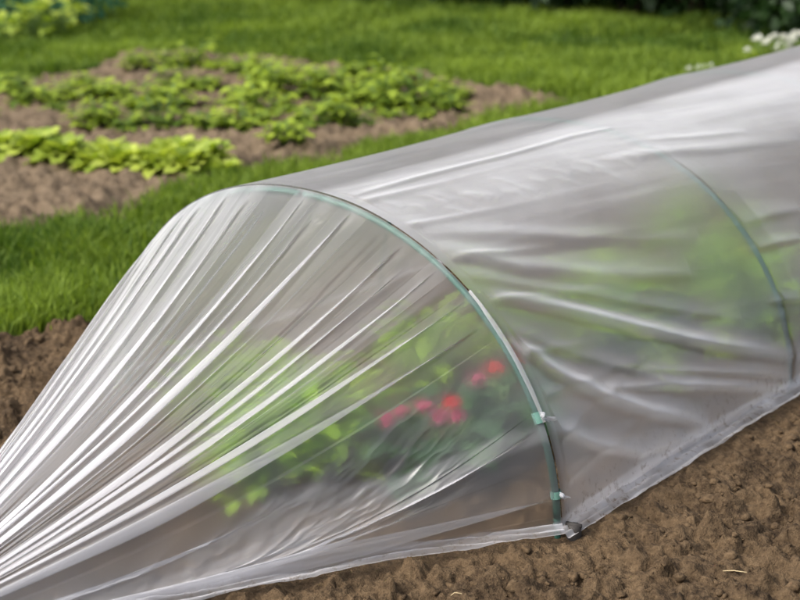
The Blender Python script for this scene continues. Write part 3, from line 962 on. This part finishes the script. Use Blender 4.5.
def build_hedge():
    base = [(335, -6), (392, 0), (452, 5), (512, 9), (572, 13), (630, 18), (690, 25), (748, 32), (806, 40), (866, 46)]
    words = ['leftmost dark green shrub of the hedge along the back of the lawn',
             'dark green hedge shrub, second from the left along the back of the lawn',
             'dark green hedge shrub, third from the left along the back of the lawn',
             'dark green hedge shrub, fourth from the left along the back of the lawn',
             'dark green hedge shrub, middle one of the row behind the lawn',
             'dark green hedge shrub, fifth from the right in the row behind the lawn',
             'dark green hedge shrub, fourth from the right in the row behind the lawn',
             'dark green hedge shrub just left of the white flowers',
             'dark green hedge shrub directly behind the white flowers',
             'rightmost dark green hedge shrub, right of the white flowers']
    for i, (px, py) in enumerate(base):
        p = gp(px, py)
        d = p[:2] - CAM[:2]; d /= np.linalg.norm(d); p[:2] += d * .45
        make_shrub('hedge_shrub', p, 1.05 + .2 * R.random(), 1.1 + .3 * R.random(), 5200, .075, M['hedge'], words[i], 700 + i, 'shrubs of the hedge behind the lawn')
    # taller trees standing close behind
    for i, px in enumerate((200, 330, 470, 610, 750, 890)):
        p = gp(px, 14); d = p[:2] - CAM[:2]; d /= np.linalg.norm(d); p[:2] += d * (1.9 if i > 0 else 3.2)
        make_shrub('tall_shrub', p, 1.7, 2.4, 5200, .11, M['hedge'], 'tall dark shrub behind the hedge, %s' % (['leftmost of its row', 'second from the left in its row', 'third from the left in its row', 'third from the right in its row', 'second from the right in its row', 'rightmost of its row'][i]), 800 + i, 'tall shrubs behind the hedge')


def flower_clump(name, p, nb, spread, ht, hs, label, seed, group):
    r = np.random.default_rng(seed)
    root = bpy.data.objects.new(name, None); COL.objects.link(root); root.location = (p[0], p[1], -.03)
    tag(root, label, 'flowers', group)
    st = MB()
    for i in range(nb):
        q = np.array([r.uniform(-1, 1) * spread * RV[0], r.uniform(-1, 1) * spread * RV[1], 0]) if False else RV * r.uniform(-1, 1) * spread + np.array([r.normal() * .04, r.normal() * .04, 0])
        h = ht * r.uniform(.45, 1.25)
        st = MB(); st.tube([[q[0] * .8, q[1] * .8, 0], [q[0] * .95, q[1] * .95, h * .6], [q[0], q[1], h]], .003, 5)
        link('stem', st.build('stem', M['stem']), root)
        b = MB()
        for ring_, (k, el) in enumerate(((9, .25), (7, .75), (4, 1.2))):
            for j in range(k):
                a = j / k * 6.283 + ring_; d = np.array([math.cos(a) * math.cos(el), math.sin(a) * math.cos(el), math.sin(el)])
                b.leaf([q[0], q[1], h], d, [0, 0, 1], hs * r.uniform(.8, 1.1), hs * .55, .3, .2, 4, 0, r.random(), 'round')
        link('blossom', b.build('blossom', M['white']), root)
    st = MB()
    for i in range(nb * 4):
        q = RV * r.uniform(-1, 1) * spread + np.array([r.normal() * .05, r.normal() * .05, 0]); a = r.uniform(0, 6.28)
        st.leaf([q[0], q[1], .01], [math.cos(a) * .5, math.sin(a) * .5, .9], [0, 0, 1], ht * .6, .02, .3, .2, 4, 1, r.random())
    link('foliage', st.build('foliage', [M['stem'], M['leaf']]), root)


def flowering_plant(p, ht, heads, hm, label, seed, spread=.1, fol='geranium', group='flowering plants inside the tunnel'):
    r = np.random.default_rng(seed)
    root = bpy.data.objects.new('flowering_plant', None); COL.objects.link(root); root.location = (p[0], p[1], 0)
    tag(root, label, 'flowering plant', group)
    b = MB()
    for i in range(46):
        a = r.uniform(0, 6.28); rd = math.sqrt(r.random()) * spread; h = ht * r.uniform(.15, .85)
        q = np.array([math.cos(a) * rd, math.sin(a) * rd, h])
        b.leaf(q, [math.cos(a), math.sin(a), r.uniform(-.1, .5)], [0, 0, 1], .045 * r.uniform(.7, 1.2), .05, .3, .25, 5, 0, r.random(), 'round', .1, r.uniform(0, 6))
    link('foliage', b.build('foliage', M[fol]), root)
    st = MB()
    for i in range(9):
        a = r.uniform(0, 6.28); rd = r.uniform(.3, .9) * spread
        st.tube([[0, 0, -.03], [math.cos(a) * rd * .5, math.sin(a) * rd * .5, ht * .4], [math.cos(a) * rd, math.sin(a) * rd, ht * .75]], .0025, 5)
    hp = []
    for (ox, oz, m_) in heads:
        q = RV * ox + np.array([0, 0, oz]); q = q - np.array([FV[0], FV[1], 0]) * spread * .35
        st.tube([[0, 0, -.03], q * .6 + [0, 0, .01], q], .002, 5)
        hp.append((q, m_))
    link('stem', st.build('stem', M['stem']), root)
    for q, m_ in hp:
        b = MB()
        for j in range(34):
            d = r.normal(size=3); d[2] = abs(d[2]) * .8 + .1; d /= np.linalg.norm(d)
            c0 = q + d * .006
            for k in range(2):
                dd = d + r.normal(size=3) * .7
                b.leaf(c0, dd, d, .008, .007, .2, .2, 4, 0, r.random(), 'round')
        link('flower_head', b.build('flower_head', M[m_]), root)


def build_inside():
    mL = broad_plant(60, .17, .055, .034, 910, M['bright_leaf'], 'ovate', .9, 0)
    for i, (px, py, sc, rz, lab) in enumerate((
            (272, 470, .75, 0, 'bright green leafy plant inside the gathered film end, nearest the camera'),
            (298, 448, .95, 1.3, 'large bright green leafy plant inside the tunnel, left of the red flowers'),
            (228, 415, .85, .4, 'bright green leafy plant inside the gathered film end, farthest to the left'),
            (262, 492, .55, 2.0, 'small bright green leafy plant low against the gathered film end'),
            (338, 476, .5, 5.5, 'small bright green leafy plant left of the flowers, close behind the film'),
            (430, 375, .8, 2.2, 'green leafy plant inside the tunnel, behind the red flowers'),
            (582, 366, .95, 3.0, 'green leafy plant inside the tunnel, right of the near hoop'),
            (742, 345, .95, 4.0, 'bright green leafy plant inside the tunnel beside the second hoop'),
            (690, 300, 1.0, 5.0, 'green leafy plant deep inside the tunnel along its far side'),
            (850, 290, .9, .6, 'green leafy plant inside the tunnel beyond the second hoop'))):
        p = gp(px, py)
        tag(link('leafy_plant', mL, None, (p[0], p[1], 0), rz, sc), lab, 'plant', 'leafy plants growing inside the tunnel')
    flowering_plant(gp(438, 474), .115, ((.024, .118, 'red'), (-.048, .104, 'pink'), (-.016, .112, 'pink'), (.004, .098, 'pink'), (-.07, .094, 'pink'), (.03, .098, 'pink')), 'red', 'dark-leaved flowering plant with red and pink blooms inside the tunnel', 920, .075)
    flowering_plant(gp(500, 447), .12, ((-.006, .13, 'red'), (-.03, .112, 'pink')), 'red', 'flowering plant with one tall red bloom beside the near hoop inside the tunnel', 921, .055)
    flowering_plant(gp(625, 352), .10, ((.0, .075, 'orange'), (.03, .06, 'orange')), 'orange', 'flowering plant with small orange blooms midway inside the tunnel', 922, .06)


setup_camera()
setup_light()
build_ground()
build_clods()
build_debris()
build_grass()
build_tunnel()
build_garden()
build_hedge()
flower_clump('white_flower', gp(787, 57), 22, .165, .10, .02, 'large clump of white flowers in front of the dark hedge', 1001, 'white flowers')
flower_clump('white_flower', gp(716, 73), 4, .07, .05, .016, 'small clump of white flowers in the lawn grass near the tunnel', 1002, 'white flowers')
build_inside()

# ------------------------------------------------------------------ render settings
SC.view_settings.view_transform = 'Standard'; SC.view_settings.look = 'None'
SC.view_settings.exposure = EXPOSURE; SC.view_settings.gamma = 1.0
SC.view_settings.use_curve_mapping = False
SC.render.engine = 'CYCLES'
cy = SC.cycles
cy.use_denoising = True
try:
    cy.denoiser = 'OPENIMAGEDENOISE'
except Exception:
    pass
cy.max_bounces = 14; cy.diffuse_bounces = 4; cy.glossy_bounces = 4; cy.transmission_bounces = 10; cy.transparent_max_bounces = 40
cy.sample_clamp_indirect = 6.0
cy.caustics_reflective = False; cy.caustics_refractive = True
